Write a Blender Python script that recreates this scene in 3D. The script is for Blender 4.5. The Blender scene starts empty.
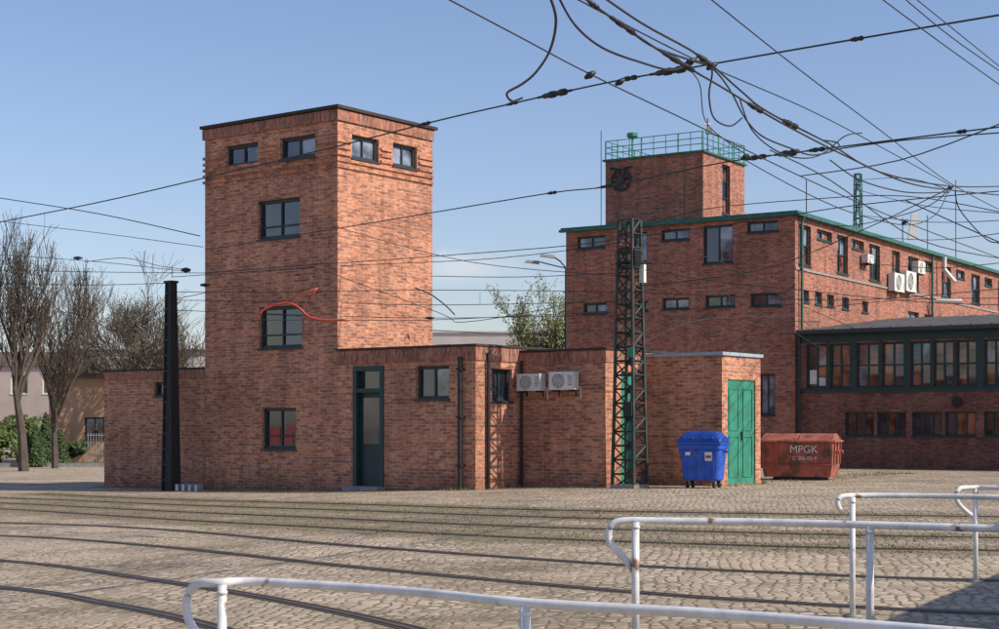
import bpy, bmesh, math, random
import numpy as np
from mathutils import Vector, Matrix
random.seed(7)
F=1590.0; CH=1.55; HZ=425.0; CX=499.5
scene=bpy.context.scene
def gz(x,y=0): return 0.2*math.tanh((x+3)/6)
def P3(u,v,Y): return Vector(((u-CX)/F*Y, Y, CH+(HZ-v)/F*Y))
def G(u,v):
    z=0.0
    for _ in range(8):
        Y=(CH-z)*F/(v-HZ); X=(u-CX)/F*Y; z=gz(X)
    return Vector((X,Y,z))
def along(P,d,u):
    k=(u-CX)/F
    return (k*P[1]-P[0])/(d[0]-k*d[1])
# ---------------- materials
def newmat(name):
    m=bpy.data.materials.new(name); m.use_nodes=True
    nt=m.node_tree; b=nt.nodes['Principled BSDF']; return m,nt,b
def N(nt,t,**kw):
    n=nt.nodes.new(t)
    for k,v in kw.items():
        if k in n.inputs: n.inputs[k].default_value=v
        else: setattr(n,k,v)
    return n
def mixc(nt,fac,a,b,mode='MIX'):
    n=nt.nodes.new('ShaderNodeMix'); n.data_type='RGBA'; n.blend_type=mode
    for i,x in ((0,fac),(6,a),(7,b)):
        if hasattr(x,'links') or hasattr(x,'is_linked'): nt.links.new(x,n.inputs[i])
        elif i==0: n.inputs[0].default_value=x
        else: n.inputs[i].default_value=(*x,1) if len(x)==3 else x
    return n.outputs[2]
def ramp(nt,src,pts):
    r=nt.nodes.new('ShaderNodeValToRGB'); nt.links.new(src,r.inputs[0])
    e=r.color_ramp.elements
    while len(e)<len(pts): e.new(0.5)
    for el,(p,c) in zip(e,pts):
        el.position=p; el.color=(*c,1) if not isinstance(c,(int,float)) else (c,c,c,1)
    return r.outputs[0]
def brickmat(name,c1,c2,mort,soldier=False,dark=1.0,ms=.0095):
    m,nt,b=newmat(name); L=nt.links
    tc=N(nt,'ShaderNodeUVMap')
    mp=N(nt,'ShaderNodeMapping'); L.new(tc.outputs[0],mp.inputs[0])
    if soldier: mp.inputs['Rotation'].default_value=(0,0,math.pi/2)
    br=N(nt,'ShaderNodeTexBrick'); L.new(mp.outputs[0],br.inputs[0])
    br.offset=0.5
    br.inputs['Scale'].default_value=1; br.inputs['Brick Width'].default_value=.25; br.inputs['Row Height'].default_value=.078
    br.inputs['Mortar Size'].default_value=ms; br.inputs['Mortar Smooth'].default_value=.2; br.inputs['Bias'].default_value=-.2
    br.inputs[1].default_value=(*c1,1); br.inputs[2].default_value=(*c2,1); br.inputs[3].default_value=(*mort,1)
    sc=N(nt,'ShaderNodeVectorMath',operation='MULTIPLY'); L.new(mp.outputs[0],sc.inputs[0]); sc.inputs[1].default_value=(5.0,12.82,1)
    n1=N(nt,'ShaderNodeTexNoise'); n1.inputs['Scale'].default_value=1.3; n1.inputs['Detail'].default_value=3; L.new(sc.outputs[0],n1.inputs[0])
    v1=ramp(nt,n1.outputs[0],[(0.28,.52),(0.48,1.0),(0.72,1.35)])
    c=mixc(nt,1.0,br.outputs[0],v1,'MULTIPLY')
    n2=N(nt,'ShaderNodeTexNoise'); n2.inputs['Scale'].default_value=.55; n2.inputs['Detail'].default_value=6; n2.inputs['Roughness'].default_value=.65; L.new(tc.outputs[0],n2.inputs[0])
    v2=ramp(nt,n2.outputs[0],[(0.3,.68*dark),(0.5,1.0*dark),(0.7,1.15*dark)])
    c=mixc(nt,1.0,c,v2,'MULTIPLY')
    # pale efflorescence
    n4=N(nt,'ShaderNodeTexNoise'); n4.inputs['Scale'].default_value=1.1; n4.inputs['Detail'].default_value=8; n4.inputs['Roughness'].default_value=.75; L.new(tc.outputs[0],n4.inputs[0])
    ef=ramp(nt,n4.outputs[0],[(0.56,0),(0.72,.35)])
    c=mixc(nt,ef,c,(.46,.33,.25))
    mp2=N(nt,'ShaderNodeMapping'); mp2.inputs['Scale'].default_value=(2.2,.18,1); L.new(tc.outputs[0],mp2.inputs[0])
    n3=N(nt,'ShaderNodeTexNoise'); n3.inputs['Scale'].default_value=1.5; n3.inputs['Detail'].default_value=4; L.new(mp2.outputs[0],n3.inputs[0])
    v3=ramp(nt,n3.outputs[0],[(0.35,.74),(0.6,1.05)])
    c=mixc(nt,.85,c,v3,'MULTIPLY')
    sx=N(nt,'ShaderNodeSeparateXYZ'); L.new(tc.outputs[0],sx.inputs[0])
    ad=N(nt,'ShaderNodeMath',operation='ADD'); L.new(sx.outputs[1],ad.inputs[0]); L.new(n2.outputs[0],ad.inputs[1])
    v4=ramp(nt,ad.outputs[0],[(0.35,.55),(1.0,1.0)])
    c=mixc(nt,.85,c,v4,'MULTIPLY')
    L.new(c,b.inputs['Base Color']); b.inputs['Roughness'].default_value=.85
    bp=N(nt,'ShaderNodeBump'); bp.inputs['Strength'].default_value=.7; bp.inputs['Distance'].default_value=.014
    inv=N(nt,'ShaderNodeMath',operation='SUBTRACT'); inv.inputs[0].default_value=1; L.new(br.outputs['Fac'],inv.inputs[1])
    a2=N(nt,'ShaderNodeMath',operation='ADD'); L.new(inv.outputs[0],a2.inputs[0]); L.new(n1.outputs[0],a2.inputs[1])
    L.new(a2.outputs[0],bp.inputs['Height']); L.new(bp.outputs[0],b.inputs['Normal'])
    return m
def plain(name,col,rough=.6,metal=0,var=.25,scale=4,rust=None,bump=0):
    m,nt,b=newmat(name); L=nt.links
    tc=N(nt,'ShaderNodeTexCoord')
    n=N(nt,'ShaderNodeTexNoise'); n.inputs['Scale'].default_value=scale; n.inputs['Detail'].default_value=6; n.inputs['Roughness'].default_value=.65
    L.new(tc.outputs['Object'],n.inputs[0])
    v=ramp(nt,n.outputs[0],[(0.3,1-var),(0.7,1+var*.6)])
    c=mixc(nt,1.0,col,v,'MULTIPLY')
    if rust:
        n2=N(nt,'ShaderNodeTexNoise'); n2.inputs['Scale'].default_value=rust[1]; n2.inputs['Detail'].default_value=8; L.new(tc.outputs['Object'],n2.inputs[0])
        f=ramp(nt,n2.outputs[0],[(rust[2],0),(rust[2]+.06,1)])
        c=mixc(nt,f,c,rust[0])
    L.new(c,b.inputs['Base Color']); b.inputs['Roughness'].default_value=rough; b.inputs['Metallic'].default_value=metal
    if bump:
        bp=N(nt,'ShaderNodeBump'); bp.inputs['Strength'].default_value=bump; L.new(n.outputs[0],bp.inputs['Height']); L.new(bp.outputs[0],b.inputs['Normal'])
    return m
M={}
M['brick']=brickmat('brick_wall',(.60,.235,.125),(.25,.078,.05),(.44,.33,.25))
M['soldier']=brickmat('brick_soldier_course',(.44,.16,.095),(.20,.065,.045),(.30,.22,.17),soldier=True)
M['brickfar']=brickmat('brick_wall_workshop',(.44,.155,.095),(.20,.065,.045),(.30,.21,.16))
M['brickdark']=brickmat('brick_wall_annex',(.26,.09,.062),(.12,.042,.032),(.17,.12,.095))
def glassmat(name,col,var=.5):
    m,nt,b=newmat(name); L=nt.links
    tc=N(nt,'ShaderNodeUVMap')
    n=N(nt,'ShaderNodeTexNoise'); n.inputs['Scale'].default_value=1.6; n.inputs['Detail'].default_value=3; L.new(tc.outputs[0],n.inputs[0])
    v=ramp(nt,n.outputs[0],[(0.38,1-var),(0.62,1+var*1.5)])
    c=mixc(nt,1.0,col,v,'MULTIPLY')
    L.new(c,b.inputs['Base Color']); b.inputs['Roughness'].default_value=.04; b.inputs['IOR'].default_value=1.9
    bp=N(nt,'ShaderNodeBump'); bp.inputs['Strength'].default_value=.05; L.new(n.outputs[0],bp.inputs['Height']); L.new(bp.outputs[0],b.inputs['Normal'])
    return m
M['glass']=glassmat('window_glass',(.025,.03,.04))
M['glass2']=glassmat('window_glass_warm_reflection',(.16,.06,.04),.8)  # reflections of sunlit brick painted in as a red-brown pane colour
M['glass3']=glassmat('window_glass_pale',(.13,.15,.19),.8)
M['frame']=plain('window_frame_dark',(.018,.035,.042),.5)
M['gframe']=plain('window_frame_green',(.012,.045,.042),.5)
M['green']=plain('green_paint',(.03,.23,.15),.55,var=.35,scale=3)
M['copper']=plain('green_coping',(.03,.14,.11),.6,var=.4)
M['bluecop']=plain('light_metal_coping',(.33,.42,.48),.5)
M['tar']=plain('roof_felt',(.05,.04,.038),.9,var=.35,scale=1.5)
M['roofgrey']=plain('grey_sheet_roof',(.075,.075,.077),.8,var=.35,scale=.8)
M['steel']=plain('dark_steel',(.016,.019,.02),.65,var=.4,scale=6)
M['mast']=plain('mast_green_steel',(.022,.042,.036),.6,var=.5,scale=5,rust=((.09,.04,.025),3,.55))
M['wire']=plain('wire_dark',(.03,.03,.034),.6)
M['rubber']=plain('black_cable',(.012,.012,.014),.5)
M['red']=plain('red_paint',(.42,.05,.03),.5)
M['white']=plain('white_unit_plastic',(.72,.71,.66),.45,var=.12)
M['fan']=plain('dark_fan_grille',(.12,.12,.125),.5)
M['railpaint']=plain('white_rail_paint',(.70,.70,.69),.42,var=.25,scale=9,rust=((.20,.11,.06),7,.61),bump=.08)
M['blue']=plain('blue_plastic',(.014,.095,.50),.45,var=.35,scale=5,rust=((.07,.12,.28),4,.64))
M['bluelid']=plain('blue_lid_plastic',(.010,.055,.30),.4,var=.25,scale=5)
M['black']=plain('black_rubber',(.015,.015,.015),.7)
M['groove']=plain('rail_groove_dirt',(.055,.045,.035),.95)
M['label']=plain('white_label',(.7,.7,.66),.6,var=.15)
M['skip']=plain('red_brown_skip_paint',(.36,.105,.07),.65,var=.4,scale=2.5,rust=((.15,.07,.045),3,.54),bump=.2)
M['stone']=plain('concrete_block',(.3,.29,.27),.9,var=.35,scale=6)
M['ochre']=plain('ochre_render',(.56,.33,.20),.85,var=.2,scale=1)
M['pale']=plain('pale_render',(.50,.46,.43),.85,var=.15,scale=.4)
M['pink']=plain('pinkish_render',(.46,.38,.34),.85,var=.2,scale=.4)
M['dkroof']=plain('distant_roof',(.12,.08,.07),.9)
M['bark']=plain('bark',(.10,.078,.062),.9,var=.4,scale=3)
M['barklight']=plain('bark_light',(.16,.13,.10),.9,var=.4,scale=3)
M['verge']=plain('verge_grass',(.10,.12,.04),.95,var=.5,scale=1.5)
def leafmat(name,c1,c2):
    m,nt,b=newmat(name); L=nt.links
    g=N(nt,'ShaderNodeNewGeometry')
    c=ramp(nt,g.outputs['Random Per Island'],[(0,c1),(1,c2)])
    L.new(c,b.inputs['Base Color']); b.inputs['Roughness'].default_value=.7
    return m
M['leaf']=leafmat('spring_leaves',(.11,.14,.04),(.24,.27,.09))
M['bud']=leafmat('buds',(.14,.10,.06),(.18,.17,.08))
M['thuja']=leafmat('evergreen_leaves',(.02,.045,.015),(.07,.11,.03))
M['shrub']=leafmat('shrub_leaves',(.05,.08,.02),(.15,.2,.05))
M['grass']=leafmat('grass_blades',(.10,.12,.035),(.22,.19,.10))
M['railsteel']=plain('tram_rail_steel',(.13,.10,.08),.5,metal=.3,var=.4,scale=3)

# ---------------- mesh builder
class MB:
    def __init__(s): s.v=[];s.f=[];s.m=[];s.mats=[]
    def mi(s,k):
        if k not in s.mats: s.mats.append(k)
        return s.mats.index(k)
    def face(s,pts,k):
        i=len(s.v); s.v+= [tuple(p) for p in pts]; s.f.append(tuple(range(i,i+len(pts)))); s.m.append(s.mi(k))
    def hexa(s,p,k):
        i=len(s.v); s.v+=[tuple(q) for q in p]
        for f in ((0,3,2,1),(4,5,6,7),(0,1,5,4),(1,2,6,5),(2,3,7,6),(3,0,4,7)):
            s.f.append(tuple(i+j for j in f)); s.m.append(s.mi(k))
    def box(s,c,sx,sy,sz,k,ang=0):
        ca,sa=math.cos(ang),math.sin(ang); p=[]
        for z in (-sz/2,sz/2):
            for x,y in ((-sx/2,-sy/2),(sx/2,-sy/2),(sx/2,sy/2),(-sx/2,sy/2)):
                p.append((c[0]+x*ca-y*sa,c[1]+x*sa+y*ca,c[2]+z))
        s.hexa(p,k)
    def tube(s,pts,rad,k,n=6,cap=True):
        pts=[Vector(p) for p in pts]; rings=[]
        if not isinstance(rad,(list,tuple)): rad=[rad]*len(pts)
        for i,p in enumerate(pts):
            t=(pts[min(i+1,len(pts)-1)]-pts[max(i-1,0)])
            if t.length<1e-9: t=Vector((0,0,1))
            t.normalize()
            up=Vector((0,0,1)) if abs(t.z)<.9 else Vector((1,0,0))
            a=t.cross(up).normalized(); b=t.cross(a)
            i0=len(s.v)
            for j in range(n):
                an=2*math.pi*j/n
                s.v.append(tuple(p+(a*math.cos(an)+b*math.sin(an))*rad[i]))
            rings.append(i0)
        mk=s.mi(k)
        for r0,r1 in zip(rings,rings[1:]):
            for j in range(n):
                s.f.append((r0+j,r0+(j+1)%n,r1+(j+1)%n,r1+j)); s.m.append(mk)
        if cap:
            s.f.append(tuple(rings[0]+j for j in reversed(range(n)))); s.m.append(mk)
            s.f.append(tuple(rings[-1]+j for j in range(n))); s.m.append(mk)
    def build(s,name,parent=None,smooth=False,bevel=0,recalc=True):
        me=bpy.data.meshes.new(name); me.from_pydata(s.v,[],s.f)
        for k in s.mats: me.materials.append(M[k])
        me.polygons.foreach_set('material_index',s.m)
        me.update()
        if recalc:
            bm=bmesh.new(); bm.from_mesh(me); bmesh.ops.recalc_face_normals(bm,faces=bm.faces); bm.to_mesh(me); bm.free()
        uv=me.uv_layers.new(name='UVMap')
        for p in me.polygons:
            n=p.normal
            if abs(n.z)<.7:
                t=Vector((-n.y,n.x)); 
                if t.length>1e-6: t.normalize()
                for li in p.loop_indices:
                    c=me.vertices[me.loops[li].vertex_index].co
                    uv.data[li].uv=(c.x*t.x+c.y*t.y, c.z)
            else:
                for li in p.loop_indices:
                    c=me.vertices[me.loops[li].vertex_index].co; uv.data[li].uv=(c.x,c.y)
        if smooth: me.polygons.foreach_set('use_smooth',[True]*len(me.polygons))
        o=bpy.data.objects.new(name,me); scene.collection.objects.link(o)
        if bevel:
            bv=o.modifiers.new('bevel','BEVEL'); bv.width=bevel; bv.segments=2; bv.limit_method='ANGLE'
        if parent:
            o.parent=parent; o.matrix_parent_inverse=Matrix.Translation(-parent.location)
        return o
def empty(name,loc):
    e=bpy.data.objects.new(name,None); e.location=loc; e.empty_display_size=.5; scene.collection.objects.link(e); return e

class Wall:
    def __init__(s,P,d,L): s.P=Vector(P[:2]); s.d=Vector(d).normalized(); s.L=L; s.n=Vector((s.d.y,-s.d.x))
    def at(s,t,z,o=0):
        q=s.P+s.d*t+s.n*o; return Vector((q.x,q.y,z))
    def rect(s,u0,v0,u1,v1):
        t0=along(s.P,s.d,u0); t1=along(s.P,s.d,u1); Y=(s.P+s.d*((t0+t1)/2)).y
        return (t0,t1,CH+(HZ-v1)/F*Y,CH+(HZ-v0)/F*Y)
    def mesh(s,mb,z0,z1,ops,k,reveal=.2):
        ss=sorted(set([0,s.L]+[x for o in ops for x in (o[0],o[1])])); zs=sorted(set([z0,z1]+[x for o in ops for x in (o[2],o[3])]))
        for i in range(len(ss)-1):
            for j in range(len(zs)-1):
                ms=(ss[i]+ss[i+1])/2; mz=(zs[j]+zs[j+1])/2
                if any(o[0]<ms<o[1] and o[2]<mz<o[3] for o in ops): continue
                mb.face([s.at(ss[i],zs[j]),s.at(ss[i+1],zs[j]),s.at(ss[i+1],zs[j+1]),s.at(ss[i],zs[j+1])],k)
        for o in ops:
            a,b,c,d=o[:4]; r=-reveal
            mb.face([s.at(a,c),s.at(a,d),s.at(a,d,r),s.at(a,c,r)],k)
            mb.face([s.at(b,c,r),s.at(b,d,r),s.at(b,d),s.at(b,c)],k)
            mb.face([s.at(a,d),s.at(b,d),s.at(b,d,r),s.at(a,d,r)],k)
            mb.face([s.at(a,c,r),s.at(b,c,r),s.at(b,c),s.at(a,c)],k)
    def box(s,mb,t0,t1,z0,z1,o0,o1,k):
        mb.hexa([s.at(t0,z0,o1),s.at(t1,z0,o1),s.at(t1,z0,o0),s.at(t0,z0,o0),s.at(t0,z1,o1),s.at(t1,z1,o1),s.at(t1,z1,o0),s.at(t0,z1,o0)],k)
    def window(s,mb,op,nx=2,nz=1,fk='frame',gk='glass',fr=.07,dep=.14,mull=.045,sill=True):
        a,b,c,d=op[:4]; e=.003
        s.box(mb,a+e,b-e,c+e,c+fr,-dep-.03,-dep+.05,fk); s.box(mb,a+e,b-e,d-fr,d-e,-dep-.03,-dep+.05,fk)
        s.box(mb,a+e,a+fr,c+fr,d-fr,-dep-.03,-dep+.05,fk); s.box(mb,b-fr,b-e,c+fr,d-fr,-dep-.03,-dep+.05,fk)
        for i in range(1,nx):
            m=a+(b-a)*i/nx; s.box(mb,m-mull/2,m+mull/2,c+fr,d-fr,-dep-.02,-dep+.04,fk)
        for i in range(1,nz):
            m=c+(d-c)*i/nz; s.box(mb,a+fr,b-fr,m-mull/2,m+mull/2,-dep-.02,-dep+.035,fk)
        for i in range(nx):
            for j in range(nz):
                x0=a+(b-a)*i/nx; x1=a+(b-a)*(i+1)/nx; y0=c+(d-c)*j/nz; y1=c+(d-c)*(j+1)/nz
                g=gk if isinstance(gk,str) else random.choice(gk)
                t=random.uniform(-.008,.008); w=random.uniform(-.008,.008)
                mb.face([s.at(x0,y0,-dep+t),s.at(x1,y0,-dep+w),s.at(x1,y1,-dep-t),s.at(x0,y1,-dep-w)],g)
        if sill: s.box(mb,a-.03,b+.03,c-.05,c-.003,-dep,.04,fk)

th=math.atan(.752); a=Vector((math.cos(th),-math.sin(th))); b=Vector((math.sin(th),math.cos(th)))
def block(root,name,A,ta,tb,zt,front=[],side=[],brick='brick',z0=-.6,cap='tar',capo=.06,caph=.07,sold=.26,av=a,bv=b):
    A=Vector(A); mb=MB()
    wf=Wall(A,av,ta); wr=Wall(A+av*ta,bv,tb); wb=Wall(A+av*ta+bv*tb,-av,ta); wl=Wall(A+bv*tb,-bv,tb)
    wf.mesh(mb,z0,zt,front,brick); wr.mesh(mb,z0,zt,side,brick); wb.mesh(mb,z0,zt,[],brick); wl.mesh(mb,z0,zt,[],brick)
    mb.build(name+'_walls',root,recalc=False)
    mb=MB()
    c=[wf.at(-capo,0,capo),wr.at(-capo,0,capo),wb.at(-capo,0,capo),wl.at(-capo,0,capo)]
    mb.hexa([(p.x,p.y,zt+.004) for p in c]+[(p.x,p.y,zt+caph) for p in c],cap)
    mb.build(name+'_roof',root)
    if sold:
        mb=MB()
        for w in (wf,wr,wb,wl):
            w.box(mb,-.024,w.L-.003,zt-sold-.02,zt-.02,.002,.026,'soldier')
        mb.build(name+'_soldier_course',root)
    return wf,wr

# ================= TOWER BUILDING =================
C=Vector((-3.92,38.5)); tl=-along(C,a,205)
TA=C-a*tl; ts=along(C,b,432.5)
tower=empty('brick_tower_building',(C.x,C.y,0))
wf=Wall(TA,a,tl); wr=Wall(C,b,ts)
fo=[wf.rect(226,144,258,165),wf.rect(280,136,315,158),wf.rect(258,199,300,238),wf.rect(259,306,302,348),wf.rect(262,408,296,449)]
so=[wr.rect(352,137,379,160),wr.rect(393,145,417,167)]
TT=9.22
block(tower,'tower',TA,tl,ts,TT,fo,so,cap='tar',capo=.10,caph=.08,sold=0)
mb=MB()
for i,o in enumerate(fo): wf.window(mb,o,2,1,gk=['glass3','glass'] if i<2 else 'glass',fr=.08)
for o in so: wr.window(mb,o,2,1,gk='glass3')
for o in (fo[2],fo[3],fo[4]): wf.box(mb,o[0]+.07,o[1]-.07,o[2]+(o[3]-o[2])*.3,o[2]+(o[3]-o[2])*.3+.04,-.155,-.10,'frame')
o=fo[4]
for (x0,x1,z0,z1) in ((.12,.42,.12,.55),(.56,.80,.12,.42),(.62,.88,.46,.60)):
    w=o[1]-o[0]; wf.box(mb,o[0]+w*x0,o[0]+w*x1,o[2]+z0,o[2]+z1,-.137,-.128,'red')
mb.build('tower_windows',tower)
mb=MB()
def courses(w,ops,L,zs):
    for z in zs:
        seg=[(-.0,L)]
        for o in ops:
            if o[2]-.06<z<o[3]+.06:
                ns=[]
                for s0,s1 in seg:
                    if o[0]-.05>s0: ns.append((s0,min(s1,o[0]-.05)))
                    if o[1]+.05<s1: ns.append((max(s0,o[1]+.05),s1))
                seg=ns
        for s0,s1 in seg:
            if s1-s0>.08:
                e0=-.045 if s0<=0 else s0; 
                w.box(mb,e0,s1-.003 if s1<L else L-.003,z,z+.07,.002,.045,'brick')
zz=[TT-1.42+.155*i for i in range(5)]
courses(wf,fo[:2],tl,[z for z in zz]); courses(wr,so,ts,[z+.0 for z in zz])
for w,L in ((wf,tl),(wr,ts)): w.box(mb,-.05,L-.003,TT-.28,TT-.02,.002,.05,'soldier')
mb.build('tower_brick_courses',tower)

# left wing
LW=along(TA,a,97); A0=TA+a*LW+b*.25
f=Wall(A0,a,-LW); lo=[f.rect(154,382,166,396)]
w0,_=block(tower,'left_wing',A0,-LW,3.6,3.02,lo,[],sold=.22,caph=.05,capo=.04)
mb=MB(); w0.window(mb,lo[0],1,1); mb.build('left_wing_window',tower)
# front low wing
tE=along(C,a,475.5); E=C+a*tE
fw=Wall(C,a,tE); sw=Wall(E,b,5)
door=list(fw.rect(353.5,366,384,482)); door[2]=.09
fo2=[tuple(door),fw.rect(416,366,449,399)]; so2=[sw.rect(492,369,512,401)]
block(tower,'front_wing',C+a*.003,tE-.003,5,3.34,[(o[0]-.003,o[1]-.003,o[2],o[3]) for o in fo2],so2,sold=.3,caph=.05,capo=.045)
mb=MB()
fw.window(mb,fo2[1],2,1,gk=['glass','glass3']); sw.window(mb,so2[0],2,1,gk='glass')
mb.build('front_wing_windows',tower)
mb=MB(); o=door
fr=.12
fw.box(mb,o[0]+.003,o[0]+fr,o[2],o[3]-.003,-.15,.03,'gframe'); fw.box(mb,o[1]-fr,o[1]-.003,o[2],o[3]-.003,-.15,.03,'gframe')
fw.box(mb,o[0]+fr,o[1]-fr,o[3]-.12,o[3]-.003,-.15,.03,'gframe'); fw.box(mb,o[0]+fr,o[1]-fr,2.32,2.42,-.15,.02,'gframe')
fw.box(mb,o[0]+fr,o[1]-fr,o[2],2.32,-.17,-.12,'gframe')
mb.face([fw.at(o[0]+fr,2.42,-.13),fw.at(o[1]-fr,2.42,-.13),fw.at(o[1]-fr,o[3]-.12,-.13),fw.at(o[0]+fr,o[3]-.12,-.13)],'glass')
for (z0,z1) in ((.25,1.0),(1.1,2.2)):
    fw.box(mb,o[0]+fr+.1,o[1]-fr-.1,z0,z1,-.118,-.10,'frame' if z0<1 else 'glass')
fw.box(mb,o[1]-fr-.07,o[1]-fr-.03,1.0,1.2,-.12,-.05,'stone')
fw.box(mb,o[0]-.05,o[1]+.05,-.1,.088,-.2,.35,'stone')
mb.build('entrance_door',tower)
mb=MB()
tp=along(C,a,462.5)
mb.tube([fw.at(tp,3.1,.09),fw.at(tp,.1,.09)],.055,'steel',8)
for z in (.6,1.7,2.8): fw.box(mb,tp-.08,tp+.08,z,z+.05,.002,.15,'steel')
ts2=along(E,b,486); mb.tube([sw.at(ts2,3.2,.07),sw.at(ts2,.1,.07)],.035,'steel',8)
mb.build('drain_pipes',tower)
# AC wing
Q=E+b*along(E,b,519.5); tG=along(Q,a,605.5); Gp=Q+a*tG
qw=Wall(Q,a,tG); gs=Wall(Gp,b,4)
sdoor=list(gs.rect(621,372,636,478)); sdoor[2]=.18
block(tower,'plant_wing',Q+a*.003,tG-.003,4,3.25,[],[tuple(sdoor)],sold=.26,caph=.05,capo=.045)
mb=MB(); o=sdoor; gs.box(mb,o[0]+.003,o[1]-.003,o[2],o[3]-.003,-.12,-.06,'green'); gs.box(mb,(o[0]+o[1])/2-.01,(o[0]+o[1])/2+.01,o[2],o[3],-.06,-.05,'gframe'); mb.build('plant_wing_door',tower)
mb=MB()
mb.tube([qw.at(.1,3.05,.06),qw.at(.1,.1,.06)],.03,'steel',8)
mb.build('plant_wing_pipe',tower)
def acunit(w,rect,root,name='air_conditioner'):
    t0,t1,z0,z1=rect; mb=MB(); dp=.24
    w.box(mb,t0,t1,z0,z1,.05,.05+dp,'white')
    cx=t0+(t1-t0)*.40; cz=(z0+z1)/2; r=(z1-z0)*.42; o=.05+dp
    n=20
    mb.face([w.at(cx+r*math.cos(2*math.pi*i/n),cz+r*math.sin(2*math.pi*i/n),o+.004) for i in range(n)],'fan')
    for rr in (r,.78*r,.56*r,.34*r):
        mb.tube([w.at(cx+rr*math.cos(2*math.pi*i/n),cz+rr*math.sin(2*math.pi*i/n),o+.012) for i in range(n+1)],.009,'white',4,cap=False)
    for k in range(4):
        an=k*math.pi/4+.3
        mb.tube([w.at(cx-r*math.cos(an),cz-r*math.sin(an),o+.012),w.at(cx+r*math.cos(an),cz+r*math.sin(an),o+.012)],.006,'white',4)
    for t in (t0+.08,t1-.12):
        w.box(mb,t,t+.03,z0-.04,z0-.003,.002,.05+dp,'steel')
        w.box(mb,t,t+.03,z0-.14,z0-.043,.002,.02,'steel')
    for k in range(5):
        w.box(mb,t1-.14,t1-.03,z0+.1+k*.05,z0+.115+k*.05,o+.001,o+.008,'fan')
    mb.tube([w.at(t1-.02,z0+.1,.12),w.at(t1+.05,z0+.05,.05),w.at(t1+.05,z0-.2,.03)],.014,'white',6)
    return mb.build(name,root)
acunit(qw,qw.rect(524,374,547,391),tower,'air_conditioner_unit'); acunit(qw,qw.rect(556,372,580,390),tower,'air_conditioner_unit')
F3=Vector(((722-CX)/F*35.8,35.8)); 
tL=-along(F3,a,640.5); A3=F3-a*tL; s3=along(F3,b,760.5)
w3=Wall(F3,b,s3); d3=list(w3.rect(727.5,380,755.5,483)); d3[2]=.2
block(tower,'transformer_wing',A3,tL,s3,3.12,[],[tuple(d3)],cap='bluecop',capo=.05,caph=.08,sold=0)
mb=MB(); o=d3; m=(o[0]+o[1])/2
w3.box(mb,o[0]+.003,m-.008,o[2],o[3]-.003,-.1,-.03,'green'); w3.box(mb,m+.008,o[1]-.003,o[2],o[3]-.003,-.1,-.035,'green')
for x0,x1 in ((o[0]+.1,m-.1),(m+.1,o[1]-.1)):
    for z0,z1 in ((.35,1.3),(1.42,2.4)):
        w3.box(mb,x0,x1,z0,z0+.03,-.035,-.015,'green');w3.box(mb,x0,x1,z1-.03,z1,-.035,-.015,'green')
        w3.box(mb,x0,x0+.03,z0+.03,z1-.03,-.035,-.015,'green');w3.box(mb,x1-.03,x1,z0+.03,z1-.03,-.035,-.015,'green')
w3.box(mb,m+.03,m+.07,1.2,1.4,-.035,.0,'steel')
mb.build('green_double_door',tower)

# ================= FAR WORKSHOP =================
th2=math.radians(32.5); a2=Vector((math.cos(th2),-math.sin(th2))); b2=Vector((math.sin(th2),math.cos(th2)))
H=Vector(((795-CX)/F*51,51)); ws=empty('brick_workshop_building',(H.x,H.y,0))
tW=-along(H,a2,566); AW=H-a2*tW
mf=Wall(AW,a2,tW); ms=Wall(H,b2,60)
RZ=CH+(HZ-213)/F*51
fo=[mf.rect(*r) for r in ((577,236,605,248),(633,232,647,262),(661,229,689,240),(703,225,733,263),(747,221,778,232),
    (583,303,607,313),(637,301,648,311),(662,298,689,309),(705,295,735,307),(750,293,781,306),(759,374,775,415))]
so=[]; u_list=[(799,811),(837,848),(869,880),(892,900)]
for u0,u1 in u_list:
    so.append((along(H,b2,u0),along(H,b2,u1),6.75,8.05))
so.append((along(H,b2,817),along(H,b2,832),7.72,8.05))
so.append((along(H,b2,852),along(H,b2,864),7.72,8.05))
for u0,u1 in ((802,809),(815,822),(827,834),(842,849),(862,868)):
    so.append((along(H,b2,u0),along(H,b2,u1),5.55,5.95))
s=along(H,b2,908)
while s<56:
    so.append((s,s+1.3,6.75,8.0))
    so.append((s+2,s+3.2,7.65,8.0)); so.append((s,s+1.3,5.0,5.9)); so.append((s+2,s+3.2,5.0,5.9)); s+=4.2
block(ws,'main_hall',AW,tW,60,RZ,fo,so,brick='brickfar',cap='copper',capo=.14,caph=.07,sold=0,av=a2,bv=b2)
mb=MB()
for o in fo: mf.window(mb,o,2,1,fk='frame' ,gk=['glass3','glass3','glass'],fr=.06)
for o in so: ms.window(mb,o,2 if o[3]-o[2]<.7 else 2,1 if o[3]-o[2]<.7 else 2,fk='gframe',gk=['glass','glass2','glass3'])
mb.build('hall_windows',ws)
mb=MB()
for w,t,z1,zb in ((ms,.35,RZ-.15,1.0),(ms,14,RZ-.1,5),(ms,26,RZ-.1,5)):
    mb.tube([w.at(t,z1+.1,.18),w.at(t,z1-.1,.1),w.at(t,zb,.1)],.05,'copper',8)
for w,L in ((mf,tW),(ms,60)): w.box(mb,-.18,L,RZ-.08,RZ-.0,.03,.2,'copper')
ms.box(mb,0,60,6.55,6.62,.002,.04,'stone')
mb.build('gutters_and_downpipes',ws)
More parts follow.
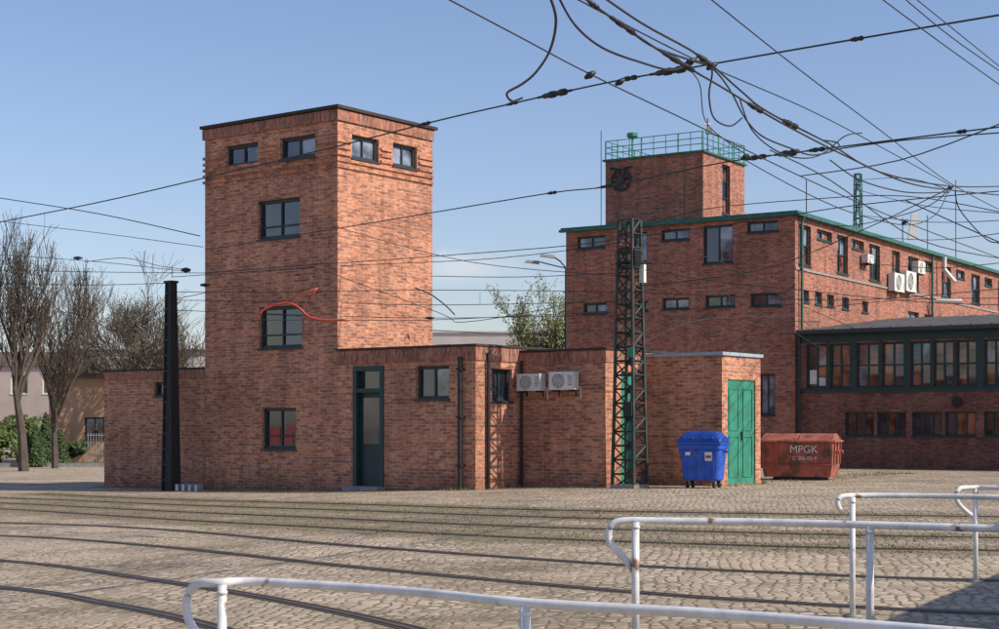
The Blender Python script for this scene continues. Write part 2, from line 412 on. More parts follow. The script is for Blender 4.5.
# turret
o0=H+b2*1.0; t1=-along(o0,a2,703); t2=-along(o0,a2,605.5); TA2=o0-a2*t2; tC=o0-a2*t1; tsd=along(tC,b2,744.5)
TZ=CH+(HZ-152)/F*tC.y
tf=Wall(TA2,a2,t2-t1); tr=Wall(tC,b2,tsd)
tro=[tr.rect(722,165,730,214)]
block(ws,'turret',TA2,t2-t1,tsd,TZ,[],tro,brick='brickfar',z0=RZ-.5,cap='copper',capo=.08,caph=.07,sold=0,av=a2,bv=b2)
mb=MB(); tr.window(mb,tro[0],1,3,gk=['glass','glass2'])
cc=tf.rect(610,167,633,194); cx=(cc[0]+cc[1])/2; cz=(cc[2]+cc[3])/2; r=.36
mb.tube([tf.at(cx+r*math.cos(i*math.pi/12),cz+r*math.sin(i*math.pi/12),.06) for i in range(25)],.04,'frame',6,cap=False)
for k in range(4):
    an=k*math.pi/4+.2; mb.tube([tf.at(cx-r*1.1*math.cos(an),cz-r*1.1*math.sin(an),.06),tf.at(cx+r*1.1*math.cos(an),cz+r*1.1*math.sin(an),.06)],.03,'frame',4)
mb.tube([tf.at(cx-.42,cz+.45,.07),tf.at(cx,cz+.35,.07),tf.at(cx+.42,cz+.45,.07)],.04,'frame',4)
mb.face([tf.at(cx+.14*math.cos(i*math.pi/8),cz+.14*math.sin(i*math.pi/8),.12) for i in range(16)],'frame')
mb.build('turret_emblem_and_window',ws)  # winged-wheel emblem on the front, window on the side
mb=MB(); tb_=Wall(tC+b2*tsd,-a2,t2-t1); tl_=Wall(TA2+b2*tsd,-b2,tsd)
for w in (tf,tr,tb_,tl_):
    n=max(3,int(w.L/.42))
    for i in range(n+1): mb.tube([w.at(w.L*i/n,TZ+.05,-.02),w.at(w.L*i/n,TZ+.72,-.02)],.014 if i%3 else .024,'green',4)
    for z in (.3,.5,.72): mb.tube([w.at(0,TZ+z,-.02),w.at(w.L,TZ+z,-.02)],.015,'green',4)
p=tf.at(.75,TZ,-.6); mb.tube([p,p+Vector((0,0,.85))],.035,'green',6); mb.tube([p+Vector((0,0,.82)),p+Vector((0,0,.9)),p+Vector((0,0,1.02)),p+Vector((0,0,1.05))],[.06,.2,.2,.05],'green',10)
p=tf.at(3.55,TZ,-.8); mb.tube([p,p+Vector((0,0,1.3))],.02,'steel',5); mb.box(p+Vector((0,0,1.1)),.28,.06,.06,'white'); mb.box(p+Vector((0.05,0,.85)),.2,.2,.18,'stone')
mb.tube([tf.at(-.12,TZ-2.6,.1),tf.at(-.12,TZ+1.1,.1)],.014,'steel',5)
mb.build('turret_railing_and_lantern',ws)
# low glazed annex
LL=15; lw=Wall(H+a2*.12,a2,LL); EZ=4.45
au=[(806,827),(829.5,850.5),(856,879),(881.5,904.5),(910,931),(933,954),(956,977),(984,1006),(1009,1030),(1033,1055)]
ops=[]
for u0,u1 in au:
    t0=along(lw.P,lw.d,u0); t1_=along(lw.P,lw.d,u1); ops.append((t0,t1_,2.72,4.12))
low=[]
for u0,u1 in ((845,874),(877,906),(912,942),(945,976),(984,1010)):
    t0=along(lw.P,lw.d,u0); t1_=along(lw.P,lw.d,u1); low.append((t0,t1_,1.22,1.95))
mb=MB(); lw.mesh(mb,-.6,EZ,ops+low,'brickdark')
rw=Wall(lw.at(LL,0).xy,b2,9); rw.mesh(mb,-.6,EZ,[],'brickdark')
mb.face([rw.at(0,EZ),rw.at(9,EZ),rw.at(9,5.35)],'brickdark')
mb.build('annex_walls',ws,recalc=False)
mb=MB()
for o in ops: lw.window(mb,o,2,2,fk='gframe',gk=['glass2','glass2','glass2','glass','glass3'],fr=.06,mull=.05)
for o in low: lw.window(mb,o,3,1,fk='gframe',gk=['glass','glass','glass2'],fr=.05)
o=ops[0]; lw.box(mb,o[0]+.08,(o[0]+o[1])/2-.03,2.85,3.3,-.132,-.125,'label'); lw.box(mb,(o[0]+o[1])/2+.04,o[1]-.09,2.8,3.05,-.132,-.125,'label')
lw.box(mb,0,LL,4.18,4.44,.004,.05,'gframe'); lw.box(mb,0,LL,2.58,2.66,.004,.05,'gframe')
for i in range(len(ops)-1):
    s0=ops[i][1]; s1=ops[i+1][0]
    if s1-s0<.6: lw.box(mb,s0+.003,s1-.003,2.665,4.175,.004,.03,'gframe')
q=lw.rect(953,396,962,408)
mb.tube([lw.at((q[0]+q[1])/2,(q[2]+q[3])/2,.0),lw.at((q[0]+q[1])/2,(q[2]+q[3])/2,.12)],.15,'steel',12)
mb.build('annex_windows',ws)
mb=MB()
def R(t,o,z): q=lw.at(t,z,o); return q
mb.hexa([R(0,.25,EZ+.02),R(LL+.2,.25,EZ+.02),R(LL+.2,-9,5.37),R(0,-9,5.37),R(0,.25,EZ+.12),R(LL+.2,.25,EZ+.12),R(LL+.2,-9,5.47),R(0,-9,5.47)],'roofgrey')
for t in np.arange(.6,LL,.62):
    mb.hexa([R(t,.25,EZ+.121),R(t+.04,.25,EZ+.121),R(t+.04,-9,5.471),R(t,-9,5.471),R(t,.25,EZ+.15),R(t+.04,.25,EZ+.15),R(t+.04,-9,5.50),R(t,-9,5.50)],'roofgrey')
mb.build('annex_roof',ws)
mb=MB(); mb.tube([R(.0,.3,EZ+.0),R(LL+.2,.3,EZ+.0)],.04,'steel',6); 
mb.tube([lw.at(.06,4.4,.1),lw.at(.06,.2,.1)],.05,'gframe',6); mb.build('annex_gutter',ws)
for u0,v0,u1,v1 in ((887,274,897,292),(899,272,909,292),(860,255,866,264),(911,262,918,274)):
    q=ms.rect(u0,v0,u1,v1); acunit(ms,(q[0],max(q[1],q[0]+.6),q[2],q[3]),ws,'air_conditioner_unit')
mb=MB()
for u,v0,v1,sb in ((905,218,250,.3),(862,200,240,.3),(963,180,262,1),(935,215,262,1),(815,180,212,1),(677,166,215,2)):
    w=ms if u>800 else mf
    t=along(w.P,w.d,u); q=w.at(t,0,-sb*.3); zt=CH+(HZ-v0)/F*q.y
    mb.tube([(q.x,q.y,RZ-.3),(q.x,q.y,zt)],.018,'steel',5)
t=along(ms.P,ms.d,905); q=ms.at(t,RZ+.2,.25); mb.hexa([q+Vector(v) for v in ((-.14,-.05,0),(.14,-.05,0),(.14,.05,0),(-.14,.05,0),(.0,-.05,1.0),(.28,-.05,1.0),(.28,.05,1.0),(0,.05,1.0))],'white')
t=along(ms.P,ms.d,937)
q=ms.at(t,RZ-.6,.3); mb.tube([q+Vector((0,0,.5)),q,q+Vector((.4,-.1,-.5))],.09,'white',8)
q=ms.at(along(ms.P,ms.d,928),RZ-1.9,.3); mb.tube([q,q+Vector((1.0,-.1,-.05))],.10,'white',8)
mb.build('roof_antennas_and_ducts',ws)

# ================= MASTS =================
def lattice(name,base,Hh,w0,w1,n,k,ang,leg=.035,br=.016,extra=None):
    mb=MB(); base=Vector(base)
    ca,sa=math.cos(ang),math.sin(ang)
    def c(i,z):
        w=(w0+(w1-w0)*z/Hh)/2; x,y=((-w,-w),(w,-w),(w,w),(-w,w))[i%4]
        return base+Vector((x*ca-y*sa,x*sa+y*ca,z))
    for i in range(4): mb.tube([c(i,-.3),c(i,Hh)],leg,k,4)
    zs=[Hh*(j/n) for j in range(n+1)]
    for j in range(n):
        for i in range(4):
            if j%2==0: mb.tube([c(i,zs[j]),c(i+1,zs[j+1])],br,k,4)
            else: mb.tube([c(i+1,zs[j]),c(i,zs[j+1])],br,k,4)
            mb.tube([c(i,zs[j+1]),c(i+1,zs[j+1])],br,k,4)
    if extra: extra(mb,base,c)
    return mb.build(name)
mp=Vector((2.89,35.3)); mz=gz(2.89)
def ex1(mb,base,c):
    mb.box(base,.62,.62,.16,'stone',-th)
    for z in (4.9,5.25): mb.box(base+Vector((0,0,z)),.5,.36,.07,'mast',-th)
    mb.box(base+Vector((.28,-.1,4.75)),.12,.1,.4,'white',-th); mb.box(base+Vector((.16,-.25,5.1)),.14,.1,.3,'steel')
    mb.box(base+Vector((-.05,-.30,1.75)),.22,.1,.32,'steel',-th)
    mb.box(base+Vector((.0,-.30,3.0)),.16,.04,.22,'green',-th)
    mb.tube([base+Vector((-.32,0,5.0)),base+Vector((.5,0,5.0))],.03,'steel',6)
    mb.tube([base+Vector((.1,-.27,.1)),base+Vector((.06,-.2,4.8))],.025,'steel',6)
lattice('lattice_catenary_mast',(mp.x,mp.y,mz),5.95,.56,.34,19,'mast',-th,.040,.021,ex1)
g2=Vector(((171-CX)/F*41.0,41.0)); mb=MB(); B=Vector((g2.x,g2.y,gz(g2.x))); HH=5.35
def sect(w,d,z,off): 
    return [B+Vector((off[0]+x*math.cos(-th)-y*math.sin(-th),off[1]+x*math.sin(-th)+y*math.cos(-th),z)) for x,y in ((-w,-d),(w,-d),(w,d),(-w,d))]
mb.hexa(sect(.175,.12,-.2,(0,0))+sect(.09,.08,HH,(0,0)),'steel')
for sx_ in (-1,1):
    o1=(sx_*.175*math.cos(th),-sx_*.175*math.sin(th)); o2=(sx_*.085*math.cos(th),-sx_*.085*math.sin(th))
    mb.hexa(sect(.02,.17,-.2,o1)+sect(.02,.11,HH,o2),'steel')
for j in range(13):
    z=.25+j*.4; w=.19-.09*z/HH
    mb.hexa(sect(w,.16-.05*z/HH,z,(0,0))+sect(w,.16-.05*z/HH,z+.06,(0,0)),'steel')
mb.box(B+Vector((0,0,HH+.03)),.3,.24,.06,'steel',-th)
mb.box(B+Vector((.45,-.12,.08)),.9,.25,.2,'stone',-th)
for i in range(4): mb.box(B+Vector((.2+i*.19,-.265-i*.14,.09)),.08,.02,.16,'label',-th)
mb.build('steel_catenary_mast')
q=Vector(((858-CX)/F*58,58)); lattice('lattice_catenary_mast',(q.x,q.y,gz(q.x)),CH+(HZ-174)/F*58-gz(q.x),.42,.20,26,'copper',-th2,.026,.018)
mb=MB(); p=P3(566,330,49); p.z=gz(p.x); top=P3(566,268,49)
mb.tube([p,top],[.06,.035],'steel',8); e1=P3(551,255,49.0); mb.tube([top,P3(560,261,49),e1],.025,'steel',6)
e2=P3(536,261,49.2); mb.tube([top,P3(556,266,49),e2],.02,'steel',6)
for e_ in (e1,e2):
    mb.hexa([e_+Vector(v) for v in ((-.35,-.1,-.04),(.1,-.1,-.1),(.1,.1,-.1),(-.35,.1,-.04),(-.3,-.06,.03),(.1,-.06,.0),(.1,.06,.0),(-.3,.06,.03))],'stone')
mb.build('street_lamp')

# ================= BIN =================
def roundrect(w,d,r,n=4):
    pts=[]
    for cx,cy,a0 in ((w/2-r,d/2-r,0),(-w/2+r,d/2-r,90),(-w/2+r,-d/2+r,180),(w/2-r,-d/2+r,270)):
        for i in range(n+1):
            an=math.radians(a0+90*i/n); pts.append((cx+r*math.cos(an),cy+r*math.sin(an)))
    return pts
def loft(mb,secs,T,k,cap=True):
    rings=[]
    for w,d,r,z in secs:
        rings.append([T@Vector((x,y,z)) for x,y in roundrect(w,d,r)])
    i0=len(mb.v); n=len(rings[0])
    for r in rings: mb.v+=[tuple(p) for p in r]
    mk=mb.mi(k)
    for s in range(len(rings)-1):
        for j in range(n):
            mb.f.append((i0+s*n+j,i0+s*n+(j+1)%n,i0+(s+1)*n+(j+1)%n,i0+(s+1)*n+j)); mb.m.append(mk)
    if cap:
        mb.f.append(tuple(i0+j for j in reversed(range(n)))); mb.m.append(mk)
        mb.f.append(tuple(i0+(len(rings)-1)*n+j for j in range(n))); mb.m.append(mk)
bc=Vector(((703.5-CX)/F*34.9,34.9)); bz=gz(bc.x)
T=Matrix.Translation((bc.x,bc.y,bz))@Matrix.Rotation(math.radians(-24),4,'Z')
binr=empty('blue_waste_container',(bc.x,bc.y,bz))
mb=MB()
loft(mb,[(.76,.50,.08,.17),(.80,.54,.09,.20),(.90,.64,.09,.84),(.98,.74,.08,.86),(.98,.74,.08,.95),(.94,.70,.08,.955)],T,'blue')
for x in (-.3,-.1,.1,.3):
    for sy in (-1,1):
        mb.hexa([T@Vector(v) for v in ((x-.02,sy*.27,.2),(x+.02,sy*.27,.2),(x+.02,sy*.288,.2),(x-.02,sy*.288,.2),(x-.022,sy*.315,.82),(x+.022,sy*.315,.82),(x+.022,sy*.335,.82),(x-.022,sy*.335,.82))],'blue')
for x in (-1,1):
    mb.tube([T@Vector((x*.44,0,.80)),T@Vector((x*.56,0,.80))],.03,'blue',8)
mb.build('body',binr,bevel=.006)
mb=MB()
def lidp(x,th_):
    e=max(0,1-(abs(x)/.5)**6)
    return .965+.29*(math.sin(th_)**.75)*(.45+.55*e)
prof_n=14; xs_=[-.5,-.49,-.46,-.40,-.25,0,.25,.40,.46,.49,.5]
rings=[]
for x in xs_:
    rings.append(len(mb.v))
    for i in range(prof_n+1):
        t_=math.pi*i/prof_n
        mb.v.append(tuple(T@Vector((x,-.37*math.cos(t_)*(1 if abs(x)<.47 else .97),lidp(x,t_) if abs(x)<.4999 else .965+.08*math.sin(t_)))))
mk=mb.mi('bluelid')
for r0,r1 in zip(rings,rings[1:]):
    for j in range(prof_n): mb.f.append((r0+j,r0+j+1,r1+j+1,r1+j)); mb.m.append(mk)
    mb.f.append((r0+prof_n,r0,r1,r1+prof_n)); mb.m.append(mk)
for r0 in (rings[0],rings[-1]): mb.f.append(tuple(r0+j for j in range(prof_n+1))); mb.m.append(mk)
for x in (-.22,.22):
    mb.tube([T@Vector((x-.1,-.35,1.08)),T@Vector((x-.1,-.42,1.11)),T@Vector((x+.1,-.42,1.11)),T@Vector((x+.1,-.35,1.08))],.016,'blue',6)
loft(mb,[(1.0,.77,.05,.957),(1.02,.79,.05,.96),(1.02,.79,.05,.985),(1.0,.77,.05,.99)],T,'blue')
mb.build('lid',binr)
mb=MB()
for x in (-.3,.3):
    for y in (-.2,.2):
        c=T@Vector((x,y,.08)); ax=(T.to_3x3()@Vector((1,0,0)))*.024
        mb.tube([c-ax,c+ax],.082,'black',14)
        mb.hexa([T@Vector((x+dx,y+dy,z)) for z in (.08,.18) for dx,dy in ((-.04,-.03),(.04,-.03),(.04,.03),(-.04,.03))],'stone')
mb.build('casters',binr)
mb=MB()
def bq(x0,x1,z0,z1,k,o=.006):
    def yy(z): return -(.27+(.32-.27)*(z-.2)/(.64))-o
    mb.face([T@Vector((x0,yy(z0),z0)),T@Vector((x1,yy(z0),z0)),T@Vector((x1,yy(z1),z1)),T@Vector((x0,yy(z1),z1))],k)
bq(.13,.29,.60,.79,'label',.024); bq(-.31,-.2,.72,.79,'label',.024); bq(.15,.27,.66,.72,'red',.028)
mb.build('labels',binr,recalc=False)

# ================= SKIP =================
sk0=Vector(((801-CX)/F*39.6,39.6)); sz=gz(sk0.x)
skr=empty('steel_waste_skip',(sk0.x,sk0.y,sz))
T=Matrix.Translation((sk0.x,sk0.y,sz))@Matrix.Rotation(math.radians(-22),4,'Z')
mb=MB()
def sec(w,d,z,off=0): return [T@Vector((x,y,z)) for x,y in ((-w/2+off,-d/2),(w/2+off,-d/2),(w/2+off,d/2),(-w/2+off,d/2))]
mb.hexa(sec(1.64,1.0,.08)+sec(1.74,1.08,.38),'skip'); mb.hexa(sec(1.74,1.08,.381)+sec(1.78,1.12,.98),'skip')
l0=[T@Vector(v) for v in ((-.91,-.58,.985),(.0,-.58,.985),(.0,.58,.985),(-.91,.58,.985),(-.86,-.2,1.15),(-.02,-.2,1.15),(-.02,.2,1.15),(-.86,.2,1.15))]
l1=[T@Vector(v) for v in ((.02,-.58,.985),(.91,-.58,.985),(.91,.58,.985),(.02,.58,.985),(.04,-.2,1.15),(.86,-.2,1.15),(.86,.2,1.15),(.04,.2,1.15))]
mb.hexa(l0,'skip'); mb.hexa(l1,'skip')
mb.build('container',skr,bevel=.012)
mb=MB()
for x in (-.82,-.5,.64,.84):
    mb.hexa([T@Vector(v) for v in ((x-.03,-.565,.40),(x+.03,-.565,.40),(x+.03,-.535,.40),(x-.03,-.535,.40),(x-.03,-.60,.94),(x+.03,-.60,.94),(x+.03,-.556,.94),(x-.03,-.556,.94))],'skip')
for y in (-.4,0,.4):
    mb.hexa([T@Vector(v) for v in ((.865,y-.03,.40),(.905,y-.03,.40),(.905,y+.03,.40),(.865,y+.03,.40),(.885,y-.03,.94),(.93,y-.03,.94),(.93,y+.03,.94),(.885,y+.03,.94))],'skip')
mb.tube([T@Vector((-.92,-.60,.96)),T@Vector((.92,-.60,.96))],.03,'skip',6)
mb.tube([T@Vector((.93,-.6,.96)),T@Vector((.93,.6,.96))],.03,'skip',6)
mb.tube([T@Vector((-.88,-.56,.39)),T@Vector((.88,-.56,.39))],.02,'skip',6)
for y in (-.25,.25): mb.tube([T@Vector((.88,y,.7)),T@Vector((1.0,y,.7))],.045,'skip',10)
mb.hexa([T@Vector(v) for z in (0,.08) for v in ((-.6,-.45,z),(.6,-.45,z),(.6,.45,z),(-.6,.45,z))],'steel')
mb.build('ribs_and_lugs',skr)
def text(s,loc,size,parent):
    cu=bpy.data.curves.new('lettering','FONT'); cu.body=s; cu.size=size; cu.extrude=.001; cu.align_x='CENTER'
    o=bpy.data.objects.new('lettering',cu); cu.materials.append(M['label']); scene.collection.objects.link(o)
    mw=T@Matrix.Translation(loc)@Matrix.Rotation(math.radians(91.5),4,'X')
    o.parent=parent; o.matrix_parent_inverse=Matrix.Translation(-parent.location); o.matrix_basis=mw
text('MPGK',(.18,-.572,.68),.26,skr); text('C 206-05-9',(.2,-.568,.50),.13,skr)

# ================= WHITE RAILINGS =================
def smoothpts(pts,n=6):
    out=[]; P=[pts[0]]+pts+[pts[-1]]
    for i in range(1,len(P)-2):
        for j in range(n):
            t=j/n; p0,p1,p2,p3=P[i-1],P[i],P[i+1],P[i+2]
            out.append(.5*((2*p1)+(-p0+p2)*t+(2*p0-5*p1+4*p2-p3)*t*t+(-p0+3*p1-3*p2+p3)*t**3))
    out.append(pts[-1]); return out
def railing(pts,posts,r=.024):
    mb=MB(); mb.tube(smoothpts([Vector(p) for p in pts]),r,'railpaint',12)
    for p in posts:
        p=Vector(p); g=gz(p.x); mb.tube([(p.x,p.y,p.z-.01),(p.x,p.y,g-.05)],r*1.05,'railpaint',12)
        mb.tube([(p.x,p.y,p.z-.05),(p.x,p.y,p.z-.035)],r*1.25,'railpaint',12)
        mb.tube([(p.x,p.y,g-.01),(p.x,p.y,g+.012)],.07,'stone',12)
    return mb.build('white_tubular_railing',smooth=True)
def RP(u,v,z):
    Y=(CH-z)*F/(v-HZ); return Vector(((u-CX)/F*Y,Y,z))
z=.85
e=RP(205,582,z); dirn=(RP(400,592,z)-e).normalized()
pts=[e+dirn*.14+Vector((0,0,-.42)), e-dirn*.06+Vector((0,0,-.22)), e-dirn*.10+Vector((0,0,-.10)), e-dirn*.05+Vector((0,0,-.015)), e+dirn*.08,RP(260,582,z),RP(400,591,z),RP(525,603,z),RP(700,613,z),RP(860,625,z),RP(1050,640,z),RP(1400,665,z)]
railing(pts,[RP(222,583,z),RP(525,603,z),RP(1040,639,z)],.020)
def endrail(u0,v0,z,line,posts,r=.024,hoop=((.19,-.37),(.10,-.28),(-.02,-.16),(-.035,-.08),(.0,-.02),(.1,0))):
    e=RP(u0,v0,z); d=(RP(*line[0],z)-e).normalized()
    pts=[e+d*x+Vector((0,0,y)) for x,y in hoop]+[RP(*q,z) for q in line]
    railing(pts,[RP(*q,z) for q in posts],r)
endrail(614,520.5,.9,[(660,521),(750,522),(870,525),(1010,529),(1300,537)],[(635.5,521),(870,525),(1120,532)],.025,((.145,-.36),(.08,-.27),(-.02,-.16),(-.035,-.08),(.0,-.02),(.1,0)))
endrail(840,496,1.03,[(870,495.5),(930,496),(1010,497.5),(1200,501)],[(852.5,496),(1080,499)],.020,((.0,-.10),(-.02,-.06),(-.01,-.02),(.05,0)))
endrail(959,488,1.0,[(978,487.5),(1010,488),(1200,490)],[(975.5,487.5),(1150,489)],.021,((.145,-.24),(.06,-.19),(-.02,-.12),(-.03,-.05),(.0,-.01),(.06,0)))

# ================= WIRES =================
def curveobj(name,mat):
    cu=bpy.data.curves.new(name,'CURVE'); cu.dimensions='3D'; cu.bevel_depth=1.0; cu.bevel_resolution=1; cu.use_fill_caps=True
    cu.materials.append(M[mat]); o=bpy.data.objects.new(name,cu); scene.collection.objects.link(o); return cu
thin=curveobj('overhead_wires','wire'); thick=curveobj('feeder_cables','rubber')
insm=MB()
RS=.75
def wire(pts,Y0,Y1,r=.011,cu=thin,sm=True):
    L=[0]
    for p,q in zip(pts,pts[1:]): L.append(L[-1]+math.hypot(q[0]-p[0],q[1]-p[1]))
    P=[P3(p[0],p[1],1/((1-l/L[-1])/Y0+(l/L[-1])/Y1)) for p,l in zip(pts,L)]
    if sm and len(P)>2: P=smoothpts(P,5)
    sp=cu.splines.new('POLY'); sp.points.add(len(P)-1)
    for i,p in enumerate(P): sp.points[i].co=(*p,1); sp.points[i].radius=r*RS
    return P
def ins(P,u0,u1,r=.03):
    r*=.72
    q=[p for p in P]
    def at(u):
        for p,n in zip(q,q[1:]):
            up=CX+F*p.x/p.y; un=CX+F*n.x/n.y
            if min(up,un)<=u<=max(up,un):
                t=(u-up)/(un-up) if un!=up else 0; return p.lerp(n,t)
        return None
    A,B=at(u0),at(u1)
    if A is None or B is None: return
    insm.tube([A.lerp(B,t) for t in (0,.12,.2,.35,.36,.5,.51,.65,.66,.8,.88,1)],[r*.5,r*.5,r,r,r*1.35,r*1.35,r,r,r*1.35,r*1.35,r*.5,r*.5],'rubber',8)
W1=wire([(-60,234),(0,222),(100,202),(200,179),(330,148),(440,120),(510,104),(545,96),(620,80),(700,66),(850,40),(999,15),(1100,-2)],36,16,.015)
for u0,u1,r in ((504,520,.025),(538,572,.05),(618,640,.035),(650,692,.05),(848,866,.03),(418,432,.03)): ins(W1,u0,u1,r)
W4=wire([(205,250),(340,228),(430,213),(550,193),(610,186),(720,163),(830,148),(999,127),(1080,117)],38,19,.014)
for u0,u1,r in ((546,558,.03),(596,626,.035),(742,770,.04),(775,800,.05),(806,828,.035),(955,968,.03)): ins(W4,u0,u1,r)
wire([(-20,195),(0,198),(100,214),(200,236)],45,40,.018)
wire([(-20,219),(100,233),(203,247)],45,40,.012)
wire([(450,0),(520,37),(590,74),(690,122),(800,176),(900,220),(1010,262)],14,30,.010)
wire([(430,-10),(450,0)],14,14,.01,sm=False)
W5=wire([(560,-20),(612,18),(665,54),(720,86),(780,122),(850,158),(905,182),(950,190),(1010,196)],11,24,.012)
W6=wire([(580,-20),(640,22),(700,56),(740,90),(768,112),(830,144),(880,172),(950,186),(1010,186)],11,24,.012)
for u0,u1,r in ((586,600,.02),(604,640,.022),(655,700,.025),(745,765,.026)): ins(W5,u0,u1,r)
ins(W6,694,716,.026); ins(W6,780,800,.028)
wire([(560,-10),(700,62),(830,120),(950,185)],12,28,.009)
wire([(712,0),(800,70),(880,130),(950,183),(1010,215)],14,30,.009); wire([(690,-18),(712,0)],14,14,.009,sm=False)
wire([(870,-10),(940,42),(1010,92)],14,18,.008); wire([(890,-14),(950,36),(1010,78)],14,18,.008)
wire([(905,-10),(999,66),(1020,84)],14,18,.007)
RS=.5
wire([(549,-6),(556,20),(550,50),(536,72),(522,84),(507,93),(512,101),(522,98)],13,18,.026,thick)
wire([(556,-8),(575,25),(603,48),(640,62),(672,70),(690,62),(700,55)],12,16,.02,thick)
wire([(620,22),(650,45),(690,60),(712,68),(730,90),(745,118),(762,136),(790,148),(812,155),(835,150),(838,143),(822,140)],13,20,.018,thick)
wire([(700,60),(712,70),(709,95),(714,118),(730,126),(742,118)],14,18,.018,thick)
wire([(740,100),(752,130),(775,150),(800,158),(822,154),(845,136),(862,133)],17,20,.016,thick)
wire([(690,70),(700,85),(705,120),(725,140),(752,158)],16,20,.012,thick)
wire([(830,160),(860,180),(905,192),(950,192)],22,24,.018,thick)
wire([(955,190),(960,210),(985,238),(999,243),(1020,246)],22,22,.018,thick)
wire([(952,186),(930,205),(890,218),(840,226),(800,215)],22,30,.014,thick)
wire([(745,160),(800,190),(850,212),(905,225),(935,215),(948,192)],22,24,.014,thick)
RS=.8
for pts,y0,y1 in [
 ([(-10,270),(100,272),(205,273)],44,40),([(-10,283),(90,285),(170,283)],44,41),([(170,300),(205,293)],41,40),
 ([(205,273),(340,263),(437,256),(565,246),(640,236),(760,220),(858,205),(1010,190)],38,24),
 ([(-10,254),(100,262),(190,272)],44,41),
 ([(172,277),(340,266),(500,258),(640,240)],41,35),
 ([(172,292),(300,292),(430,290),(620,292),(720,296),(858,300),(1010,288)],41,30),
 ([(172,300),(340,303),(430,305),(560,303),(640,301)],41,35),
 ([(172,310),(300,315),(430,318),(560,316),(640,314)],41,35),
 ([(430,276),(520,277),(640,272)],38,35),([(430,330),(520,334),(600,330)],36,36),
 ([(240,320),(340,320),(430,320),(620,312),(700,318),(820,322)],36,36),
 ([(340,228),(470,262),(620,276)],38,36),
 ([(300,262),(437,312),(465,322),(560,306),(620,290)],36,35),
 ([(610,186),(620,216),(632,240)],30,35),
 ([(640,228),(700,210),(800,200),(905,196),(1010,214)],35,26),
 ([(640,240),(720,262),(790,300),(858,330)],35,50),
 ([(640,262),(700,282),(760,312),(820,348)],35,46),
 ([(645,270),(720,282),(800,290),(920,302),(1010,305)],35,32),
 ([(640,286),(760,270),(858,232),(950,188)],35,28),
 ([(858,180),(905,178),(950,190)],50,30),([(858,190),(920,205),(1010,214)],50,30),
 ([(858,215),(930,222),(1010,220)],50,30),([(858,235),(930,240),(1010,232)],50,30),
 ([(820,308),(900,300),(1010,298)],46,30),([(860,262),(930,268),(1010,262)],46,30),
 ([(660,312),(720,335),(770,352)],36,44),([(640,345),(700,320),(800,316)],36,40),
 ([(770,150),(830,180),(920,240),(1010,260)],22,30),([(905,200),(999,242),(1030,250)],24,22),
 ([(800,176),(900,160),(1010,120)],24,20),([(830,150),(905,140),(1010,132)],21,19),
 ([(172,268),(172,277)],41,41),([(85,262),(125,258),(160,266),(190,270)],42,41)]:
    wire(pts,y0,y1,.011)
for P_,r in ((P3(78,258,42),.05),(P3(186,270,41),.07),(P3(430,318,40.4),.04),(P3(205,285,40),.05)):
    insm.tube([P_-Vector((.12,0,0)),P_,P_+Vector((.12,0,0))],[r*.5,r,r*.4],'rubber',8)
wire([(415,288),(430,294),(445,305),(455,315)],34,34,.02,thick)
for u in (360,420,480,540,590): wire([(u,292),(u,304)],37,37,.006,sm=False)
for u,v,Y in ((950,188,24),(590,75,15),(712,66,15),(745,157,20),(795,152,19.5),(690,62,14.5),(620,82,17),(905,222,24)):
    p=P3(u,v,Y); insm.tube([p-Vector((.05,0,.03)),p,p+Vector((.05,0,.03))],[.015,.035,.015],'rubber',8)
insm.build('wire_insulators',smooth=True)
mb=MB()
pp=smoothpts([P3(u,v,33) for u,v in ((258,318),(262,311),(272,306),(286,303),(298,307),(308,316),(322,320),(347,320))],5); mb.tube(pp,.026,'red',8)
mb.tube([P3(284,304,33),P3(300,294,33),P3(318,288,33)],.014,'red',6)
mb.tube([P3(318,288,33),P3(309,298,33),P3(306,312,33)],.012,'red',6)
mb.build('red_wire_crossing_frame',smooth=True)

# ================= GROUND =================
rails=[[(40,494),(90,496.5),(300,503),(500,509),(700,513),(999,517),(1300,520)],
[(-60,497),(60,500),(300,509),(500,516),(700,521),(999,526),(1300,530)],
[(-150,499),(20,504),(250,515),(500,526),(750,533),(999,538),(1400,543)],
[(-200,503),(0,509),(250,524),(500,537),(750,546),(999,551),(1400,557)],
[(-250,517),(0,523),(150,529),(350,546),(600,564),(800,574),(999,581),(1500,590)],
[(-250,528),(0,536),(150,546),(350,567),(600,590),(800,604),(999,614),(1500,630)],
[(-250,545),(0,561),(150,580),(300,605),(450,640),(600,700)],
[(-250,565),(0,588),(100,603),(200,624),(330,665)]]
railw=[]
for r in rails:
    railw.append(smoothpts([G(u,v) for u,v in r],10))
def axis(lo,hi,f0,f1,step,grow=1.35):
    c=list(np.arange(f0,f1+1e-6,step)); s=step; x=f1
    while x<hi: s*=grow; x+=s; c.append(min(x,hi))
    s=step; x=f0; pre=[]
    while x>lo: s*=grow; x-=s; pre.append(max(x,lo))
    return np.array(pre[::-1]+c)
xs=axis(-1500,1500,-16,16,.25); ys=axis(-300,3000,4,52,.25)
X,Y=np.meshgrid(xs,ys); Z=.2*np.tanh((X+3)/6)
verts=np.stack([X.ravel(),Y.ravel(),Z.ravel()],1)
nx_,ny_=len(xs),len(ys)
idx=np.arange(nx_*ny_).reshape(ny_,nx_)
faces=np.stack([idx[:-1,:-1].ravel(),idx[:-1,1:].ravel(),idx[1:,1:].ravel(),idx[1:,:-1].ravel()],1)
me=bpy.data.meshes.new('ground'); me.from_pydata(verts.tolist(),[],faces.tolist()); me.update()
moss=np.zeros(len(verts))
